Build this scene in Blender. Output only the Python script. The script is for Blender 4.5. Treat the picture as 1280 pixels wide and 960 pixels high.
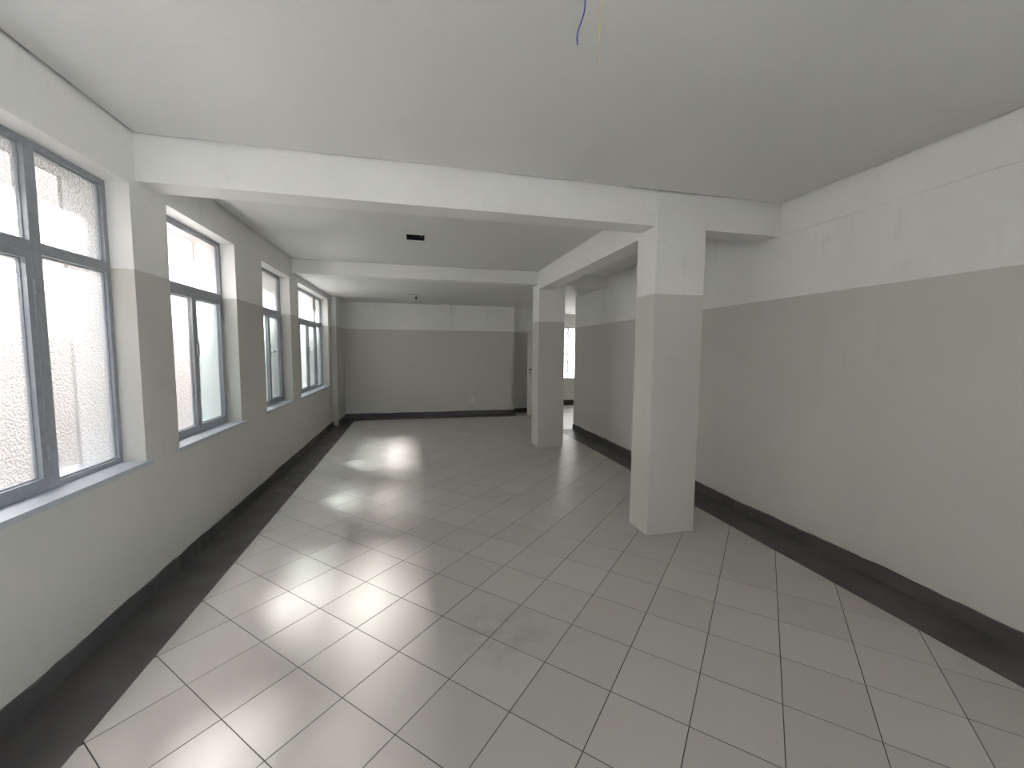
import bpy, bmesh, math, random
from mathutils import Vector, Matrix
random.seed(7)
for o in list(bpy.data.objects): bpy.data.objects.remove(o)
S = bpy.context.scene
COL = S.collection

# ------------------------------------------------------------------ camera
PITCH, YAW, ROLL, F_PX, CAM_H = math.radians(-4.554), math.radians(13.356), math.radians(0.426), 514.5, 1.55
def cam_axes():
    cp, sp, cy, sy = math.cos(PITCH), math.sin(PITCH), math.cos(YAW), math.sin(YAW)
    fw = Vector((sy*cp, cy*cp, sp)); rt = Vector((cy, -sy, 0)); up = rt.cross(fw)
    return rt*math.cos(ROLL)+up*math.sin(ROLL), up*math.cos(ROLL)-rt*math.sin(ROLL), fw
RT, UP, FW = cam_axes()
cd = bpy.data.cameras.new('camera'); cam = bpy.data.objects.new('camera', cd); COL.objects.link(cam)
cd.sensor_fit = 'HORIZONTAL'; cd.sensor_width = 36; cd.lens = F_PX/1280*36; cd.clip_start = .02
m = Matrix((RT, UP, -FW)).transposed().to_4x4(); m.translation = Vector((0, 0, CAM_H)); cam.matrix_world = m
S.camera = cam
def project(p):
    d = Vector(p)-Vector((0, 0, CAM_H)); z = d.dot(FW)
    if z < .05: return None
    return 640+F_PX*d.dot(RT)/z, 480-F_PX*d.dot(UP)/z

# ------------------------------------------------------------------ light and exposure
SUN_DIR = Vector((1, -.82, -1.38)).normalized()
w = bpy.data.worlds.new('sky'); S.world = w; w.use_nodes = True
nt = w.node_tree; bg = nt.nodes['Background']; sk = nt.nodes.new('ShaderNodeTexSky')
sk.sky_type = 'NISHITA'; sk.sun_disc = False; sk.sun_elevation = math.radians(47); sk.sun_rotation = math.atan2(-SUN_DIR.x, -SUN_DIR.y)
sk.air_density = 1.0; sk.dust_density = 4.0; sk.ozone_density = 1.0
hs = nt.nodes.new('ShaderNodeHueSaturation'); hs.inputs['Saturation'].default_value = .5
nt.links.new(sk.outputs[0], hs.inputs['Color']); nt.links.new(hs.outputs[0], bg.inputs[0]); bg.inputs[1].default_value = .92
sl = bpy.data.lights.new('sun', 'SUN'); sl.energy = 33; sl.angle = math.radians(16); sl.color = (1, 1, 1)
so = bpy.data.objects.new('sun', sl); COL.objects.link(so); so.rotation_euler = SUN_DIR.to_track_quat('-Z', 'Y').to_euler()
S.view_settings.view_transform = 'Standard'; S.view_settings.look = 'None'
S.view_settings.exposure = 2.48; S.view_settings.gamma = 1; S.view_settings.use_curve_mapping = False
S.cycles.max_bounces = 16; S.cycles.diffuse_bounces = 10; S.cycles.transparent_max_bounces = 16

# ------------------------------------------------------------------ measurements (metres)
XL, XR, XLB, XRB, XLF = -1.625, 3.099, -1.291, 2.752, -1.525
XG = -1.770          # plane of the window glass
XO = -1.950          # outer face of the window wall
C1, C2, C3 = 2.827, 2.788, 2.616
ZB, ZB2, ZT, PZ = 2.556, 2.52, 2.600, 2.023
B1, B1B, B2, B2B, FY = 3.026, 3.236, 6.300, 6.50, 9.826
RE, FARY, YB = 7.69, 11.24, -3.6
WT, WS = 2.522, .858
LBL, LBR = 1.905, 2.131
NX = 2.39; PX0, PX1 = 3.42, 3.54; NY = 10.05; RX = 6.4
TOP = 3.05

# ------------------------------------------------------------------ materials
def mat(name): 
    m = bpy.data.materials.new(name); m.use_nodes = True; n = m.node_tree.nodes; n.clear()
    out = n.new('ShaderNodeOutputMaterial'); return m, m.node_tree, out
def N(t, typ, **kw):
    n = t.nodes.new(typ)
    for k, v in kw.items():
        if k.startswith('i_'): n.inputs[k[2:].replace('_', ' ')].default_value = v
        else: setattr(n, k, v)
    return n
def mixc(t, fac, a, b, blend='MIX'):
    n = N(t, 'ShaderNodeMix', data_type='RGBA', blend_type=blend)
    for s, v in ((0, fac), (6, a), (7, b)):
        if hasattr(v, 'is_output'): t.links.new(v, n.inputs[s])
        else: n.inputs[s].default_value = v if s == 0 else (*v, 1)
    return n.outputs[2]
def noise(t, scale, detail=3, rough=.5, vec=None):
    n = N(t, 'ShaderNodeTexNoise', i_Scale=scale, i_Detail=detail, i_Roughness=rough)
    if vec is not None: t.links.new(vec, n.inputs['Vector'])
    return n.outputs['Fac']
def mapr(t, v, a, b, c=0., d=1.):
    n = N(t, 'ShaderNodeMapRange'); t.links.new(v, n.inputs[0])
    for i, x in zip((1, 2, 3, 4), (a, b, c, d)): n.inputs[i].default_value = x
    return n.outputs[0]
def geo(t): return N(t, 'ShaderNodeNewGeometry').outputs['Position']
def bump(t, h, strength, dist):
    n = N(t, 'ShaderNodeBump', i_Strength=strength, i_Distance=dist); t.links.new(h, n.inputs['Height']); return n.outputs[0]
def pbr(t, out, col, rough, nrm=None, spec=.5, metal=0.):
    b = N(t, 'ShaderNodeBsdfPrincipled'); b.inputs['Metallic'].default_value = metal; b.inputs['Specular IOR Level'].default_value = spec
    if hasattr(col, 'is_output'): t.links.new(col, b.inputs['Base Color'])
    else: b.inputs['Base Color'].default_value = (*col, 1)
    if hasattr(rough, 'is_output'): t.links.new(rough, b.inputs['Roughness'])
    else: b.inputs['Roughness'].default_value = rough
    if nrm is not None: t.links.new(nrm, b.inputs['Normal'])
    t.links.new(b.outputs[0], out.inputs[0]); return b

def wall_paint(name, upper, lower, stain=.5, two=True):
    m, t, out = mat(name); p = geo(t)
    sep = N(t, 'ShaderNodeSeparateXYZ'); t.links.new(p, sep.inputs[0])
    cloud = noise(t, 1.3, 4, .6, p)
    if two:
        wob = mapr(t, noise(t, 9, 2, .5, p), 0, 1, -.004, .004)
        add = N(t, 'ShaderNodeMath', operation='ADD'); t.links.new(sep.outputs[2], add.inputs[0]); t.links.new(wob, add.inputs[1])
        low = mapr(t, add.outputs[0], PZ-.0015, PZ+.0015, 1, 0)
        c = mixc(t, low, upper, lower)
    else: c = mixc(t, 0, upper, upper)
    c = mixc(t, mapr(t, cloud, .35, .75, 0, .16*stain*2), c, tuple(x*.72 for x in lower))
    # grey scuffs and vertical streaks of old paint, mostly low on the walls
    mp = N(t, 'ShaderNodeMapping'); mp.inputs['Scale'].default_value = (3.2, 3.2, .7); t.links.new(p, mp.inputs[0])
    st = mapr(t, noise(t, 2.1, 6, .65, mp.outputs[0]), .58, .78, 0, .34*stain)
    c = mixc(t, st, c, tuple(x*.62 for x in lower))
    spk = mapr(t, noise(t, 60, 2, .5, p), .68, .74, 0, .10*stain)
    c = mixc(t, spk, c, (.2, .19, .17))
    sm = mapr(t, noise(t, 5.5, 5, .7, p), .60, .72, 0, .30*stain)
    c = mixc(t, sm, c, tuple(x*.55 for x in lower))
    h = noise(t, 14, 5, .6, p)
    pbr(t, out, c, .62, bump(t, h, .25, .01), .35); return m
M = {}
M['wall'] = wall_paint('two_tone_wall_paint', (.80, .80, .785), (.575, .562, .52))
M['white'] = wall_paint('white_emulsion', (.80, .80, .785), (.62, .61, .58), .25, False)
M['ceil'] = wall_paint('ceiling_paint', (.71, .71, .70), (.6, .59, .56), .22, False)

m, t, out = mat('dark_grey_floor_paint'); p = geo(t)
c = mixc(t, mapr(t, noise(t, 3, 5, .6, p), .3, .75), (.074, .070, .068), (.108, .102, .098))
c = mixc(t, mapr(t, noise(t, 26, 4, .7, p), .68, .76, 0, .5), c, (.19, .18, .17))
pbr(t, out, c, mapr(t, noise(t, 5, 3, .5, p), .3, .7, .36, .58), bump(t, noise(t, 20, 4, .6, p), .25, .006), .4); M['dark'] = m

m, t, out = mat('glazed_floor_tile'); p = geo(t)
oi = N(t, 'ShaderNodeObjectInfo'); gi = N(t, 'ShaderNodeNewGeometry')
rnd = N(t, 'ShaderNodeMath', operation='ADD'); t.links.new(oi.outputs['Random'], rnd.inputs[0]); t.links.new(gi.outputs['Random Per Island'], rnd.inputs[1])
fr = N(t, 'ShaderNodeMath', operation='FRACT'); t.links.new(rnd.outputs[0], fr.inputs[0])
c = mixc(t, fr.outputs[0], (.445, .425, .395), (.495, .475, .445))
c = mixc(t, mapr(t, noise(t, 320, 2, .6, p), .35, .65, 0, .25), c, (.39, .37, .34))
c = mixc(t, mapr(t, noise(t, 1.6, 5, .65, p), .52, .75, 0, .35), c, (.385, .365, .335))
# one grey scuff patch in the middle of the floor
vd = N(t, 'ShaderNodeVectorMath', operation='DISTANCE'); t.links.new(p, vd.inputs[0]); vd.inputs[1].default_value = (.46, 2.10, 0)
blob = mapr(t, vd.outputs['Value'], .05, .34, 1, 0)
mul = N(t, 'ShaderNodeMath', operation='MULTIPLY'); t.links.new(blob, mul.inputs[0]); t.links.new(mapr(t, noise(t, 9, 4, .6, p), .4, .62, 0, .5), mul.inputs[1])
c = mixc(t, mul.outputs[0], c, (.26, .25, .235))
pbr(t, out, c, mapr(t, noise(t, 7, 4, .6, p), .3, .7, .34, .46), bump(t, noise(t, 90, 3, .5, p), .12, .002), .4); M['tile'] = m

m, t, out = mat('dirty_grout'); pbr(t, out, mixc(t, noise(t, 12, 4, .6, geo(t)), (.035, .03, .025), (.10, .09, .075)), .9); M['grout'] = m
m, t, out = mat('grey_painted_steel'); p = geo(t)
c = mixc(t, mapr(t, noise(t, 30, 4, .6, p), .4, .75, 0, .6), (.32, .34, .37), (.22, .235, .26)); pbr(t, out, c, .42, bump(t, noise(t, 70, 3, .6, p), .2, .002), .5); M['steel'] = m
m, t, out = mat('pale_grey_sill_paint'); p = geo(t)
c = mixc(t, noise(t, 18, 5, .6, p), (.38, .41, .45), (.50, .53, .57)); pbr(t, out, c, .45, bump(t, noise(t, 40, 3, .6, p), .15, .003), .4); M['sill'] = m

def glass(name, scale, trans, tint, tcol, rf_mix=.04, rf_rough=.5):
    m, t, out = mat(name); p = geo(t)
    vo = N(t, 'ShaderNodeTexVoronoi', feature='SMOOTH_F1', i_Scale=scale); vo.inputs['Smoothness'].default_value = .7; t.links.new(p, vo.inputs['Vector'])
    mx = N(t, 'ShaderNodeMath', operation='ADD'); t.links.new(vo.outputs['Distance'], mx.inputs[0]); t.links.new(mapr(t, noise(t, scale*.6, 3, .6, p), 0, 1, 0, .6), mx.inputs[1])
    nr = bump(t, mx.outputs[0], .6, .012)
    tl = N(t, 'ShaderNodeBsdfTranslucent'); tl.inputs[0].default_value = (*tint, 1); t.links.new(nr, tl.inputs['Normal'])
    rf = N(t, 'ShaderNodeBsdfRefraction'); rf.inputs[0].default_value = (*tcol, 1); rf.inputs['Roughness'].default_value = rf_rough; rf.inputs['IOR'].default_value = 1.25; t.links.new(nr, rf.inputs['Normal'])
    tr = N(t, 'ShaderNodeBsdfTransparent'); tr.inputs[0].default_value = (*tcol, 1)
    gl = N(t, 'ShaderNodeBsdfGlossy'); gl.inputs['Roughness'].default_value = .18; gl.inputs[0].default_value = (1, 1, 1, 1); t.links.new(nr, gl.inputs['Normal'])
    a = N(t, 'ShaderNodeMixShader'); a.inputs[0].default_value = trans; t.links.new(tl.outputs[0], a.inputs[1]); t.links.new(tr.outputs[0], a.inputs[2])
    b = N(t, 'ShaderNodeMixShader'); b.inputs[0].default_value = rf_mix; t.links.new(a.outputs[0], b.inputs[1]); t.links.new(rf.outputs[0], b.inputs[2])
    f = N(t, 'ShaderNodeFresnel'); f.inputs[0].default_value = 1.45
    g = N(t, 'ShaderNodeMixShader'); t.links.new(mapr(t, f.outputs[0], 0, 1, 0, .6), g.inputs[0]); t.links.new(b.outputs[0], g.inputs[1]); t.links.new(gl.outputs[0], g.inputs[2])
    t.links.new(g.outputs[0], out.inputs[0]); return m
M['pebble'] = glass('pebbled_glass', 95, .48, (.66, .655, .63), (.97, .97, .95))
M['smooth'] = glass('fine_textured_glass', 260, .42, (.44, .50, .48), (.80, .90, .87))
M['pebble_low'] = glass('pebbled_glass_shaded', 95, .42, (.50, .50, .48), (.97, .97, .95))  # darker copy of the pebbled glass: shade on lower panes put into the tint
M['dim'] = glass('dimmed_frosted_glass', 260, .06, (.22, .22, .21), (.4, .4, .39))  # tint kept low so the side room stays dim
M['clear'] = glass('clear_frosted_glass', 260, .45, (.95, .97, .97), (.95, .97, .97))

def flat(name, c, r=.5, metal=0., spec=.5):
    m, t, out = mat(name); cc = mixc(t, mapr(t, noise(t, 22, 4, .6, geo(t)), .4, .8, 0, .4), c, tuple(x*.7 for x in c)); pbr(t, out, cc, r, None, spec, metal); return m
M['plastic'] = flat('white_plastic', (.74, .73, .69)); M['void'] = flat('dark_metal_box', (.02, .022, .026), .7)
M['chrome'] = flat('worn_chrome', (.5, .51, .52), .45, .5); M['slot'] = flat('black_plastic', (.02, .02, .02), .5)
M['door'] = flat('pale_grey_door_paint', (.66, .655, .61), .45)
M['blue'] = flat('blue_wire', (.03, .06, .42), .4); M['yellow'] = flat('yellow_wire', (.60, .52, .30), .4)
M['outer'] = flat('cream_render', (.55, .50, .455), .85); M['ground'] = flat('concrete_yard', (.35, .34, .32), .9)
M['bounce_cladding'] = flat('dark_bounce_absorber', (.10, .085, .07), .9); M['iron'] = flat('black_iron', (.03, .03, .03), .5)

# ------------------------------------------------------------------ mesh helpers
def bm_box(bm, x0, x1, y0, y1, z0, z1):
    v = [bm.verts.new((x, y, z)) for x in (x0, x1) for y in (y0, y1) for z in (z0, z1)]
    for f in ((0, 1, 3, 2), (4, 6, 7, 5), (0, 4, 5, 1), (2, 3, 7, 6), (0, 2, 6, 4), (1, 5, 7, 3)): bm.faces.new([v[i] for i in f])
def obj(name, bm, m, parent=None, bevel=0, seg=2, smooth=False):
    me = bpy.data.meshes.new(name); bmesh.ops.recalc_face_normals(bm, faces=bm.faces)
    if bevel: bmesh.ops.bevel(bm, geom=list(bm.edges), offset=bevel, segments=seg, affect='EDGES', profile=.5)
    if smooth:
        for f in bm.faces: f.smooth = True
    bm.to_mesh(me); bm.free(); me.materials.append(M[m] if isinstance(m, str) else m)
    o = bpy.data.objects.new(name, me); COL.objects.link(o)
    if parent: o.parent = parent
    return o
def boxes(name, L, m, parent=None, bevel=0):
    bm = bmesh.new()
    for b in L: bm_box(bm, *b)
    return obj(name, bm, m, parent, bevel)
def tube(bm, pts, r, n=8):
    rings = []
    for i, p in enumerate(pts):
        p = Vector(p); a = Vector(pts[max(i-1, 0)]); b = Vector(pts[min(i+1, len(pts)-1)]); d = (b-a).normalized()
        u = d.cross(Vector((0, 1, .01) if abs(d.y) < .9 else (1, 0, .01))).normalized(); v = d.cross(u)
        rings.append([bm.verts.new(p+u*math.cos(2*math.pi*k/n)*r+v*math.sin(2*math.pi*k/n)*r) for k in range(n)])
    for a, b in zip(rings, rings[1:]):
        for k in range(n): bm.faces.new((a[k], a[(k+1) % n], b[(k+1) % n], b[k]))
    bm.faces.new(rings[0][::-1]); bm.faces.new(rings[-1])
def cyl(bm, c, axis, r, l, n=16):
    c = Vector(c); a = Vector(axis).normalized(); tube(bm, [c-a*l/2, c+a*l/2], r, n)
def tag(o, label=None, cat=None, group=None, kind=None):
    for k, v in (('label', label), ('category', cat), ('group', group), ('kind', kind)):
        if v: o[k] = v
    return o
def empty(name, loc=(0, 0, 0)):
    e = bpy.data.objects.new(name, None); e.location = loc; e.empty_display_size = .1; COL.objects.link(e); return e
def world_child(o, parent):
    o.parent = parent; o.matrix_parent_inverse = Matrix.Translation(parent.location).inverted()

# ------------------------------------------------------------------ walls
WIN = [  # number, y0, y1, type
    (1, .855, 2.964, 'wide'), (2, 3.334, 4.426, 'narrow'), (3, 5.129, 6.168, 'narrow'), (4, 6.574, 8.682, 'wide'), (5, -2.9, -.79, 'wide')]
segs = []; y = YB
for n_, a, b, k in sorted(WIN, key=lambda q: q[1]):
    segs.append((XO, XL, y, a, 0, TOP)); segs.append((XO, XL, a, b, 0, WS-.03)); segs.append((XO, XL, a, b, WT, TOP)); y = b
segs.append((XO, XL, y, FARY+.3, 0, TOP))
segs.append((XL, XLF, 8.95, FY, 0, TOP))
def grid_wall(name, L, m):
    return tag(boxes(name, L, m), kind='structure')
wl = grid_wall('wall_left', segs, 'wall'); tag(wl, 'long window wall painted white above and beige below', 'wall')
GY0, GY1, GZ0 = -2.7, .35, 1.2        # unseen window added in the right wall to brighten the left side
tag(boxes('bounce_cladding', [(XO-.02, XO, a[2], a[3], a[4], a[5]) for a in segs[:-1]], 'bounce_cladding', wl), 'unseen dark cladding added to cut bounced sunlight')  # unseen dark skin, added to soak up sun bouncing off the outer wall
wr = grid_wall('wall_right', [(XR, XR+.15, GY1, RE, 0, TOP), (XR, XR+.15, YB, GY0, 0, TOP), (XR, XR+.15, GY0, GY1, 0, GZ0), (XR, XR+.15, GY0, GY1, WT, TOP)], 'wall'); tag(wr, 'blank right-hand wall with beige lower half behind the near pillar', 'wall')
tag(boxes('ledge', [(XR-.010, XR, GY1, B1, ZB+.004, TOP)], 'white', wr), 'shallow white ledge of plaster along the top of the right wall')
wb = grid_wall('wall_back', [(XLF, NX, FY, FY+.12, 0, TOP), (NX-.12, NX, FY+.12, NY, 0, TOP), (NX-.12, PX0, NY, NY+.12, 0, TOP), (PX0, PX1, 9.52, FARY, 0, TOP)], 'wall')
tag(wb, 'far end wall, beige below a white band, facing the camera', 'wall')
FX0, FX1, FZ0, FZ1 = -1.45, -.75, .86, 2.52   # unseen glazed opening behind the camera, added and sized as rear fill light
wf = grid_wall('wall_front', [(XO, FX0, YB-.2, YB, 0, TOP), (FX1, XR+.15, YB-.2, YB, 0, TOP), (FX0, FX1, YB-.2, YB, 0, FZ0), (FX0, FX1, YB-.2, YB, FZ1, TOP)], 'wall')
# side room beyond the right wall, with the barred window
WX0, WX1, WZ0, WZ1 = 3.95, 5.15, .752, 2.25
ws = grid_wall('wall_side_room', [(PX1, WX0, FARY, FARY+.2, 0, TOP), (WX1, RX, FARY, FARY+.2, 0, TOP), (WX0, WX1, FARY, FARY+.2, 0, WZ0), (WX0, WX1, FARY, FARY+.2, WZ1, TOP),
     (RX, RX+.15, RE-.15, FARY+.2, 0, TOP), (XR+.15, RX, RE-.15, RE, 0, TOP)], 'wall')
tag(ws, 'wall of the side room holding the barred window, seen past the far pillar', 'wall')

# ------------------------------------------------------------------ pillars and beams
def prism(name, x0, x1, y0, y1, z0, z1, m, parent=None, bevel=.008, wob=.004):
    bm = bmesh.new(); nz = max(2, int((z1-z0)/.16)); ring = []
    for k in range(nz+1):
        z = z0+(z1-z0)*k/nz; ring.append([bm.verts.new((x+random.uniform(-wob, wob)*.5, yy+random.uniform(-wob, wob)*.5, z)) for x, yy in ((x0, y0), (x1, y0), (x1, y1), (x0, y1))])
    for a, b in zip(ring, ring[1:]):
        for k in range(4): bm.faces.new((a[k], a[(k+1) % 4], b[(k+1) % 4], b[k]))
    bm.faces.new(ring[0][::-1]); bm.faces.new(ring[-1])
    o = obj(name, bm, m, parent)
    bv = o.modifiers.new('soft', 'BEVEL'); bv.width = bevel; bv.segments = 2; bv.limit_method = 'ANGLE'; bv.angle_limit = .9
    return o
p1 = prism('pillar', 1.893, 2.349, 3.014, 3.303, 0, C1-.002, 'wall')
tag(p1, 'near square pillar standing free on the tiles, white above beige paint', 'pillar', None, 'structure')
p2 = prism('pillar', 1.924, 2.362, 6.296, 6.655, 0, C2-.002, 'wall')
tag(p2, 'far square pillar at the end of the lengthwise beam', 'pillar', None, 'structure')
bmn = bmesh.new(); bm_box(bmn, XL, XR, B1, B1B, ZB, TOP)
tag(obj('beam', bmn, 'white', None), 'nearest white ceiling beam crossing the whole room above the near pillar', 'beam', None, 'structure')
tag(boxes('beam', [(LBL, LBR, B1B, B2, ZB2, TOP)], 'white'), 'white ceiling beam running lengthwise from near pillar to far pillar', 'beam', None, 'structure')
tag(boxes('beam', [(XL, XR, B2, B2B, ZT, TOP)], 'white'), 'shallow white ceiling beam crossing the room at the far pillar', 'beam', None, 'structure')

# ------------------------------------------------------------------ ceilings (boards held clear of the walls by a shadow gap)
HOLES = [(-.07, .125, 4.655, 4.877, C2, 1), (-.086, .063, 8.18, 8.33, C3, 3), (.50, .70, 1.20, 1.42, C1, 0)]
def ceiling(x0, x1, y0, y1, z, hole=None, gap=.009, label=''):
    x0 += gap; x1 -= gap; y0 += gap; y1 -= gap; L = []
    if hole:
        a, b, c, d = hole[:4]
        L = [(x0, a, y0, y1, z, TOP-.001), (b, x1, y0, y1, z, TOP-.001), (a, b, y0, c, z, TOP-.001), (a, b, d, y1, z, TOP-.001)]
    else: L = [(x0, x1, y0, y1, z, TOP-.001)]
    o = boxes('ceiling', L, 'ceil'); tag(o, label, 'ceiling', None, 'structure'); return o
c1 = ceiling(XL, XR-.010, YB, B1, C1, HOLES[2], .024, 'large flat white ceiling of the nearest bay')
c2 = ceiling(XL, LBL, B1B, B2, C2, HOLES[0], .016, 'white ceiling of the middle bay, holding the larger square hole')
ceiling(LBR, XR, B1B, B2, C2, None, .016, 'narrow white ceiling between the lengthwise beam and the right wall')
c3 = boxes('ceiling', [(XL, HOLES[1][0], B2B, FARY, C3, TOP), (HOLES[1][1], RX, B2B, FARY, C3, TOP), (HOLES[1][0], HOLES[1][1], B2B, HOLES[1][2], C3, TOP), (HOLES[1][0], HOLES[1][1], HOLES[1][3], FARY, C3, TOP)], 'ceil')
tag(c3, 'lowest white ceiling of the farthest bay, holding the smaller square hole', 'ceiling', None, 'structure')
sl_ = boxes('ceiling_slab', [(XO, RX+.2, YB-.2, FARY+.3, TOP, TOP+.2)], 'ground'); tag(sl_, 'concrete slab above the ceilings', 'ceiling', None, 'structure')

def light_hole(h, label, wires):
    a, b, c, d, z, k = h
    e = empty('ceiling_box', ((a+b)/2, (c+d)/2, z)); t_ = .004; top = z+.11
    bx = boxes('housing', [(a, a+t_, c, d, z+.001, top), (b-t_, b, c, d, z+.001, top), (a, b, c, c+t_, z+.001, top), (a, b, d-t_, d, z+.001, top), (a, b, c, d, top-t_, top)], 'void'); world_child(bx, e)
    for mname, pts, r in wires:
        bm = bmesh.new(); tube(bm, pts, r, 8); o = obj('wire', bm, mname, None, 0, 2, True); world_child(o, e)
        o['label'] = mname+' wire' if mname in ('blue', 'yellow') else 'short wire end'
    tag(e, label, 'ceiling box', 'open ceiling boxes without lamps'); return e
def arc(p0, p1, dx=0, dz=0, n=8):
    p0, p1 = Vector(p0), Vector(p1); return [p0.lerp(p1, i/n)+Vector((dx, dx*.5, dz))*math.sin(math.pi*i/n) for i in range(n+1)]
hA = light_hole(HOLES[0], 'larger open square hole with dark metal box in the middle ceiling', [
    ('plastic', arc((.085, 4.80, C2+.10), (.085, 4.72, C2+.008), .0, 0), .006), ('slot', arc((-.02, 4.80, C2+.10), (.04, 4.70, C2+.01), .03, -.03), .004)])
o = boxes('bracket', [(-.055, .05, 4.74, 4.755, C2+.03, C2+.045)], 'steel'); world_child(o, hA)
hB = light_hole(HOLES[1], 'smaller square hole with a hanging socket in the far ceiling', [
    ('slot', arc((.04, 8.20, C3+.10), (.045, 8.30, C3-.03), .01, 0), .005)])
bm = bmesh.new(); cyl(bm, (.045, 8.30, C3-.05), (0, 0, 1), .020, .045); o = obj('socket', bm, 'slot'); world_child(o, hB)
boxes_ = boxes('cover', [(-.092, .066, 8.245, 8.334, C3-.004, C3+.004)], 'plastic'); world_child(boxes_, hB)

# wires dangling from the ceiling close to the camera
def inv(u, v, y):   # the point at depth y that lies behind a photo pixel, used once to measure
    d = RT*((u-640)/F_PX)+UP*((480-v)/F_PX)+FW; k = y/d.y; return Vector((0, 0, CAM_H))+d*k
def hang(path, y, name, mname, label):
    pts = [inv(u, v, y) for u, v in path]
    e0 = Vector((pts[0].x+.01, y-.02, C1+.05)); P = [e0, Vector((pts[0].x+.004, y-.008, C1))]+pts
    Q = []
    for i in range(len(P)-1):
        for k in range(4): Q.append(P[i].lerp(P[i+1], k/4))
    Q.append(P[-1])
    for _ in range(2): Q = [Q[0]]+[(Q[i-1]+Q[i]*2+Q[i+1])/4 for i in range(1, len(Q)-1)]+[Q[-1]]
    bm = bmesh.new(); tube(bm, Q, .0023, 8); o = obj(name, bm, mname, None, 0, 2, True); tag(o, label, 'wire'); return o
hang([(731.5, 2), (730.5, 16), (727, 26), (722.5, 38), (721, 47), (722, 56)], 1.38, 'wire', 'blue', 'thin blue wire dangling from the near ceiling at the top edge')
hang([(752.5, 2), (750, 18), (750, 40), (748.5, 62), (749, 82)], 1.36, 'wire', 'yellow', 'faint pale yellow wire dangling from the near ceiling beside the blue one')
e = empty('ceiling_box', (.6, 1.31, C1)); a, b, c, d, z, _ = HOLES[2]; tp = z+.11
o = boxes('housing', [(a, a+.004, c, d, z+.001, tp), (b-.004, b, c, d, z+.001, tp), (a, b, c, c+.004, z+.001, tp), (a, b, d-.004, d, z+.001, tp), (a, b, c, d, tp-.004, tp)], 'void'); world_child(o, e)
tag(e, 'open square hole in the near ceiling that the loose wires hang from', 'ceiling box', 'open ceiling boxes without lamps')

# ------------------------------------------------------------------ floor: grout bed, tiles laid diagonally, painted border
fl = boxes('floor', [(XO, RX+.15, YB-.2, FARY+.2, -.12, -.0016)], 'grout'); tag(fl, 'diagonal grey tile floor with dark joints', 'floor', None, 'structure')
TA, TO, TS = math.radians(44.84), Vector((-1.045, 2.560)), .3359
E1, E2 = Vector((math.cos(TA), -math.sin(TA))), Vector((math.sin(TA), math.cos(TA)))
def clip(poly, x0, x1, y0, y1):
    for ax, val, sg in ((0, x0, 1), (0, x1, -1), (1, y0, 1), (1, y1, -1)):
        out = []
        for i in range(len(poly)):
            a, b = poly[i-1], poly[i]; da, db = (a[ax]-val)*sg, (b[ax]-val)*sg
            if (da >= 0) != (db >= 0): out.append(a.lerp(b, da/(da-db)))
            if db >= 0: out.append(b)
        poly = out
        if len(poly) < 3: return []
    return poly
BF = 9.50
REG = [(XLB, XRB, YB+.33, BF), (XRB, RX, RE, FARY), (NX, XRB, BF, NY)]
tiles = []; full_mesh = None
J = .0020
def tile_bm(bm, polys, c):
    for P in polys:
        P = [Vector((p.x-c.x, p.y-c.y, 0)) for p in P]; n = len(P); cc = sum(P, Vector())/n
        Q = [p+(cc-p).normalized()*.0016 for p in P]
        t0 = [bm.verts.new((q.x, q.y, 0)) for q in Q]; t1 = [bm.verts.new((p.x, p.y, -.0009)) for p in P]; t2 = [bm.verts.new((p.x, p.y, -.008)) for p in P]
        bm.faces.new(t0)
        for a, b in ((t1, t0), (t2, t1)):
            for k in range(n): bm.faces.new((a[k], a[(k+1) % n], b[(k+1) % n], b[k]))
for i in range(-40, 60):
    for j in range(-40, 60):
        o2 = TO+E1*(i*TS)+E2*(j*TS)
        quad = [o2+E1*a+E2*b for a, b in ((J, J), (TS-J, J), (TS-J, TS-J), (J, TS-J))]
        cen = o2+(E1+E2)*(TS/2)
        if not(-3 < cen.x < 8 and YB-1 < cen.y < FARY+1): continue
        polys = [q for q in (clip(quad, *r) for r in REG) if len(q) > 2]
        def area(P): return abs(sum(P[k-1].x*P[k].y-P[k].x*P[k-1].y for k in range(len(P))))/2
        polys = [q for q in polys if area(q) > 2e-4]
        if not polys: continue
        full = len(polys) == 1 and area(polys[0]) > (TS-2*J)**2-1e-6
        pr = [project((p.x, p.y, 0)) for q in polys for p in q]; sc = 0
        if all(pr):
            c0 = [min(max(p[0], 0), 1280) for p in pr]; c1_ = [min(max(p[1], 0), 960) for p in pr]
            sc = (max(c0)-min(c0))*(max(c1_)-min(c1_))
            # hidden behind a pillar or in the slit beyond: keep out of the single tiles
            if cen.y > 6.3 and cen.x > 2.4: sc *= .2
        elif cen.y > 0: sc = 5000
        tiles.append((sc, cen, polys, full))
tiles.sort(key=lambda q: -q[0])
rest = bmesh.new()
for k, (sc, cen, polys, full) in enumerate(tiles):
    if k < 296 and sc > 0:
        if full and full_mesh: me = full_mesh
        else:
            bm = bmesh.new(); tile_bm(bm, polys, cen); bmesh.ops.recalc_face_normals(bm, faces=bm.faces); me = bpy.data.meshes.new('tile'); bm.to_mesh(me); bm.free(); me.materials.append(M['tile'])
            if full: full_mesh = me
        o = bpy.data.objects.new('tile', me); COL.objects.link(o); o.parent = fl
        o.location = (cen.x, cen.y, random.uniform(-.0003, .0))
    else: tile_bm(rest, polys, Vector((0, 0)))
r_ = obj('tile_field', rest, 'tile', fl); r_['kind'] = 'stuff'; r_['label'] = 'remaining floor tiles toward the far end'
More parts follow.
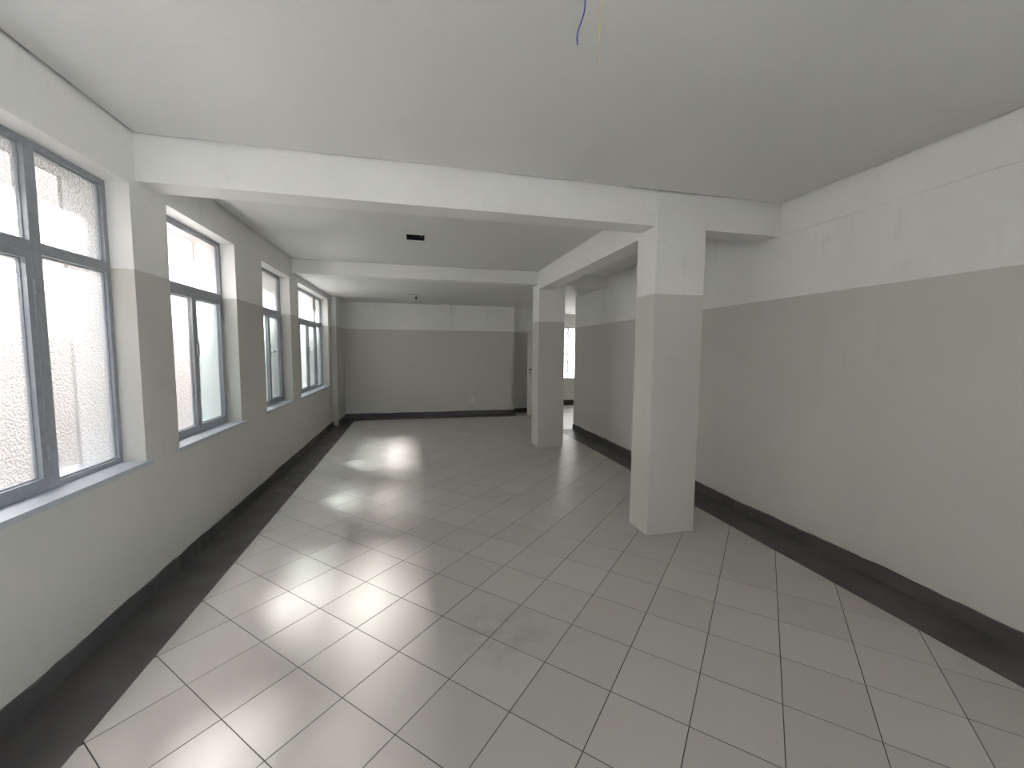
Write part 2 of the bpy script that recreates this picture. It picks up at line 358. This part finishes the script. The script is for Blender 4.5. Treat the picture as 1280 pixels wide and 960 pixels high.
bd = boxes('border', [(XL, XLB, YB, FY, -.0016, .0008), (XRB, XR, YB, RE, -.0016, .0008), (XLB, XRB, YB, YB+.33, -.0016, .0008), (XLB, NX, BF, FY, -.0016, .0008)], 'dark', fl)
bd['label'] = 'smooth dark grey painted border strip along the walls'

# ------------------------------------------------------------------ baseboards: painted skirting with an uneven brushed top edge
def skirting(name, p0, p1, h0, h1, th, nrm, label, rough=.004):
    L = (Vector(p1)-Vector(p0)).length; n = max(4, int(L/.05)); bm = bmesh.new(); rows = []; s = 0
    for k in range(n+1):
        u = k/n; p = Vector(p0).lerp(Vector(p1), u); s = s*.8+random.uniform(-1, 1)*rough; h = h0+(h1-h0)*u+s
        ti = th*random.uniform(.75, 1.1)
        rows.append([bm.verts.new(q) for q in ((p.x, p.y, 0), (p.x+nrm[0]*ti*1.3, p.y+nrm[1]*ti*1.3, 0), (p.x+nrm[0]*ti, p.y+nrm[1]*ti, h-.006), (p.x+nrm[0]*ti*.4, p.y+nrm[1]*ti*.4, h), (p.x, p.y, h))])
    for a, b in zip(rows, rows[1:]):
        for k in range(5): bm.faces.new((a[k], a[(k+1) % 5], b[(k+1) % 5], b[k]))
    bm.faces.new(rows[0]); bm.faces.new(rows[-1][::-1])
    return tag(obj(name, bm, 'dark'), label, 'baseboard', None, 'structure')
skirting('baseboard_left', (XL, YB, 0), (XL, 8.95, 0), .099, .104, .010, (1, 0), 'dark grey skirting under the windows')
skirting('baseboard_left', (XLF, 8.95, 0), (XLF, FY, 0), .108, .108, .010, (1, 0), 'short dark grey skirting on the stepped-out far left corner')
skirting('baseboard_right', (XR, YB, 0), (XR, RE, 0), .099, .099, .014, (-1, 0), 'dark grey skirting with chipped uneven top along the right wall', .005)
skirting('baseboard_back', (XLF, FY, 0), (NX, FY, 0), .112, .112, .012, (0, -1), 'dark grey skirting along the far end wall', .003)
skirting('baseboard_back', (NX, NY, 0), (PX0, NY, 0), .11, .11, .012, (0, -1), 'dark skirting in the recess behind the open door', .003)
skirting('baseboard_side_room', (PX1, FARY, 0), (RX, FARY, 0), .15, .15, .012, (0, -1), 'dark skirting below the barred window', .003)
skirting('baseboard_end', (XR, RE, 0), (XR+.15, RE, 0), .099, .099, .012, (0, 1), 'dark skirting on the end of the right wall', .002)

# ------------------------------------------------------------------ windows
def frame_rect(bm, y0, y1, z0, z1, wd, x0, x1, wb=None):
    wb = wb or wd
    bm_box(bm, x0, x1, y0, y0+wd, z0, z1); bm_box(bm, x0, x1, y1-wd, y1, z0, z1)
    bm_box(bm, x0, x1, y0+wd, y1-wd, z0, z0+wb); bm_box(bm, x0, x1, y0+wd, y1-wd, z1-wd, z1)
def pane(y0, y1, z0, z1, m, parent, x=XG):
    bm = bmesh.new(); v = [bm.verts.new(q) for q in ((x, y0, z0), (x, y1, z0), (x, y1, z1), (x, y0, z1))]; bm.faces.new(v)
    o = obj('pane', bm, m, parent); return o
def sash(y0, y1, z0, z1, m, parent, handle=None, hinge=None, fr=.032):
    bm = bmesh.new(); frame_rect(bm, y0, y1, z0, z1, fr, XG-.012, XG+.030, .038)
    s = obj('sash', bm, 'steel', parent); 
    bm = bmesh.new(); frame_rect(bm, y0+fr-.001, y1-fr+.001, z0+.037, z1-fr+.001, .007, XG-.008, XG+.010); obj('glazing_bead', bm, 'steel', s)
    pane(y0+fr, y1-fr, z0+.038, z1-fr, m, s)
    if hinge is not None:
        for zz in (z0+.16, z1-.16):
            bm = bmesh.new(); cyl(bm, (XG+.036, hinge, zz), (0, 0, 1), .007, .07, 10); obj('hinge', bm, 'steel', s)
    if handle == 'plate':
        yy = y0+.012; bm = bmesh.new(); bm_box(bm, XG+.030, XG+.042, yy-.014, yy+.016, 1.50, 1.60); obj('handle', bm, 'chrome', s, .002)
    if handle == 'knob':
        yy = y0+.014; bm = bmesh.new(); bm_box(bm, XG+.030, XG+.038, yy-.014, yy+.014, 1.44, 1.60)
        cyl(bm, (XG+.052, yy, 1.52), (1, 0, 0), .008, .034, 10); tube(bm, [(XG+.066, yy-.004, 1.52), (XG+.068, yy+.02, 1.522), (XG+.068, yy+.055, 1.525)], .008, 8); obj('handle', bm, 'chrome', s)
    return s
TZ0, TZ1 = 1.995, 2.050
LBLW = {1: 'nearest window at the left edge, wide grey steel frame with pebbled glass', 2: 'second window from the camera, narrow grey steel casement with flat plate handle',
        3: 'third window from the camera, narrow steel casement with lever handle', 4: 'farthest window on the left wall, wide with a narrow fixed light on its right', 5: 'wide steel window behind the camera'}
def window(n, y0, y1, kind):
    bm = bmesh.new(); xa, xb = XG-.020, XG+.025; fw = .030
    frame_rect(bm, y0, y1, WS, WT, fw, xa, xb, .026)
    o = obj('window_%d' % n, bm, 'steel'); tag(o, LBLW[n], 'window', None, 'structure')
    zb, zt = WS+.026, WT-fw
    boxes('transom', [(xa, xb+.004, y0+fw, y1-fw, TZ0, TZ1)], 'steel', o, .003)
    def bead(a, b, c, d):
        bmx = bmesh.new(); frame_rect(bmx, a, b, c, d, .007, XG-.008, XG+.010); obj('glazing_bead', bmx, 'steel', o)
    if kind == 'wide':
        mL, mR = y0+.47, y1-.50; mw = .030
        for c in (mL, mR): boxes('mullion', [(xa, xb+.006, c-mw, c+mw, zb, zt)], 'steel', o, .003)
        for a, b in ((y0+fw, mL-mw), (mL+mw, mR-mw), (mR+mw, y1-fw)): pane(a, b, TZ1, zt, 'pebble', o); bead(a, b, TZ1, zt)
        for a, b in ((y0+fw, mL-mw), (mR+mw, y1-fw)): pane(a, b, zb, TZ0, 'pebble_low' if n != 4 else 'smooth', o); bead(a, b, zb, TZ0)
        mid = (mL+mR)/2
        g = 'pebble_low' if n != 4 else 'smooth'
        sash(mL+mw, mid-.001, zb, TZ0, g, o, None, mL+mw+.004); sash(mid+.001, mR-mw, zb, TZ0, g, o, 'knob' if n == 4 else 'plate', mR-mw-.004)
    else:
        pane(y0+fw, y1-fw, TZ1, zt, 'pebble', o); bead(y0+fw, y1-fw, TZ1, zt)
        mid = (y0+y1)/2+.018
        sash(y0+fw, mid-.001, zb, TZ0, 'pebble_low' if n == 2 else 'smooth', o, None, y0+fw+.004)
        sash(mid+.001, y1-fw, zb, TZ0, 'smooth', o, 'plate' if n == 2 else 'knob', y1-fw-.004)
    bm = bmesh.new(); bm_box(bm, XG-.02, XL, y0, y1, WS-.03, WS-.001); bm_box(bm, XL, XL+.022, y0-.045, y1+.045, WS-.03, WS-.001)
    s = obj('sill', bm, 'sill', o); s['label'] = 'pale grey painted sill slab'
    boxes('outer_sill', [(XO-.04, XG-.02, y0, y1, WS-.03, WS-.005)], 'sill', o)
for q in WIN: window(*q)

# barred window of the side room
bm = bmesh.new()
def fr_xz(bm, x0, x1, z0, z1, wd, y0, y1):
    bm_box(bm, x0, x0+wd, y0, y1, z0, z1); bm_box(bm, x1-wd, x1, y0, y1, z0, z1); bm_box(bm, x0+wd, x1-wd, y0, y1, z0, z0+wd); bm_box(bm, x0+wd, x1-wd, y0, y1, z1-wd, z1)
fr_xz(bm, WX0, WX1, WZ0, WZ1, .03, FARY+.06, FARY+.10)
w6 = obj('window_6', bm, 'steel'); tag(w6, 'small bright barred window in the side room, seen past the far pillar', 'window', None, 'structure')
for a, b in ((WX0+.03, 4.33), (4.36, 4.74), (4.77, WX1-.03)):
    bm = bmesh.new(); bm.faces.new([bm.verts.new(q) for q in ((a, FARY+.08, WZ0+.03), (b, FARY+.08, WZ0+.03), (b, FARY+.08, WZ1-.03), (a, FARY+.08, WZ1-.03))]); obj('pane', bm, 'dim', w6)
for c in (4.345, 4.755): boxes('mullion', [(c-.015, c+.015, FARY+.06, FARY+.10, WZ0+.03, WZ1-.03)], 'steel', w6)
for k in range(1, 6):
    z = WZ0+(WZ1-WZ0)*k/6
    boxes('grille_bar', [(WX0+.03, WX1-.03, FARY+.03, FARY+.042, z-.010, z+.010)], 'iron', w6)
for k in range(1, 7):
    x_ = WX0+(WX1-WX0)*k/7; pts = [(x_+.018*math.sin(i*math.pi/2), FARY+.036, WZ0+.03+(WZ1-WZ0-.06)*i/28) for i in range(29)]
    bm = bmesh.new(); tube(bm, pts, .010, 6); obj('grille_bar', bm, 'iron', w6)
boxes('sill', [(WX0-.03, WX1+.03, FARY-.02, FARY+.06, WZ0-.03, WZ0)], 'sill', w6)

bm = bmesh.new(); fr_xz(bm, FX0, FX1, FZ0, FZ1, .05, YB-.14, YB-.09)
w7 = obj('window_7', bm, 'steel'); tag(w7, 'unseen narrow window behind the camera, added for fill light from the rear', 'window', None, 'structure')
for k in range(2):
    a = FX0+.05+(FX1-FX0-.1)*k/2; b = FX0+.05+(FX1-FX0-.1)*(k+1)/2
    if k: boxes('mullion', [(a-.025, a+.025, YB-.14, YB-.09, FZ0+.05, FZ1-.05)], 'steel', w7)
    bm = bmesh.new(); bm.faces.new([bm.verts.new(q) for q in ((a, YB-.115, FZ0+.05), (b, YB-.115, FZ0+.05), (b, YB-.115, FZ1-.05), (a, YB-.115, FZ1-.05))]); obj('pane', bm, 'clear', w7)

bm = bmesh.new(); frame_rect(bm, GY0, GY1, GZ0, WT, .05, XR+.05, XR+.10)
w8 = obj('window_8', bm, 'steel'); tag(w8, 'unseen wide window in the right wall, added to light the left wall', 'window', None, 'structure')
for k in range(3):
    a = GY0+.05+(GY1-GY0-.1)*k/3; b = GY0+.05+(GY1-GY0-.1)*(k+1)/3
    if k: boxes('mullion', [(XR+.05, XR+.10, a-.025, a+.025, GZ0+.05, WT-.05)], 'steel', w8)
    pane(a, b, GZ0+.05, WT-.05, 'clear', w8, XR+.075)

# ------------------------------------------------------------------ door leaf standing open in the far right corner
dr = empty('door_1', (PX0, 9.44, 0)); tag(dr, 'pale grey door standing open, half hidden behind the far pillar', 'door', None, 'structure')
dl = prism('leaf', 2.625, PX0-.005, 9.435, 9.470, .015, 2.03, 'door', None, .002, 0); world_child(dl, dr)
bm = bmesh.new(); bm_box(bm, 2.655, 2.695, 9.427, 9.435, 1.0, 1.16); hp = obj('lock_plate', bm, 'chrome', None, .001); world_child(hp, dr)
bm = bmesh.new(); cyl(bm, (2.672, 9.41, 1.125), (0, 1, 0), .013, .036); tube(bm, [(2.672, 9.395, 1.125), (2.70, 9.392, 1.125), (2.78, 9.392, 1.12)], .010, 10); h_ = obj('handle', bm, 'slot', None, 0, 2, True); world_child(h_, dr)
bm = bmesh.new(); cyl(bm, (2.675, 9.424, 1.045), (0, 1, 0), .014, .01); h_ = obj('keyhole', bm, 'slot'); world_child(h_, dr)
for z in (.3, 1.05, 1.8):
    bm = bmesh.new(); cyl(bm, (PX0-.004, 9.428, z), (0, 0, 1), .008, .09, 10); h_ = obj('hinge', bm, 'steel'); world_child(h_, dr)

# ------------------------------------------------------------------ small fittings on the far wall
bm = bmesh.new(); bm_box(bm, .63, .80, FY-.16, FY, 2.45, C3-.002)
jb = obj('junction_box', bm, 'plastic', None, .006); tag(jb, 'white box high on the far end wall under the ceiling', 'box')
bm = bmesh.new(); bm_box(bm, .615, .63, FY-.15, FY-.01, 2.48, 2.60); obj('side_cover', bm, 'plastic', jb, .003)
bm = bmesh.new(); bm_box(bm, XLF+.0, XLF+.13, FY-.16, FY-.02, C3-.035, C3-.001)
jc = obj('junction_box', bm, 'plastic', None, .006); tag(jc, 'flat white box in the far left ceiling corner', 'box')
bm = bmesh.new(); cyl(bm, (XLF+.065, FY-.09, C3-.038), (0, 0, 1), .03, .008); obj('cap', bm, 'plastic', jc)
bm = bmesh.new(); bm_box(bm, 1.325, 1.395, FY-.010, FY, .315, .43); so_ = obj('wall_socket', bm, 'plastic', None, .004); tag(so_, 'small white power socket low on the far end wall', 'socket')
bm = bmesh.new()
for x_, z_ in ((1.345, .375), (1.375, .375), (1.36, .36)): cyl(bm, (x_, FY-.011, z_), (0, 1, 0), .004, .003, 8)
obj('pin_hole', bm, 'slot', so_)

# ------------------------------------------------------------------ outside: yard and the house across the narrow alley
gr = boxes('yard', [(-30, 40, -30, 45, -.4, -.13)], 'ground'); tag(gr, 'concrete yard outside', 'ground', None, 'structure')
NXF = -2.80; NH = 2.10+1.38*(XG-NXF)
nb = boxes('neighbour_wall', [(NXF-.25, NXF, -9, 20, -.13, NH)], 'outer'); tag(nb, 'pinkish cream boundary wall outside the textured windows', 'wall', None, 'structure')
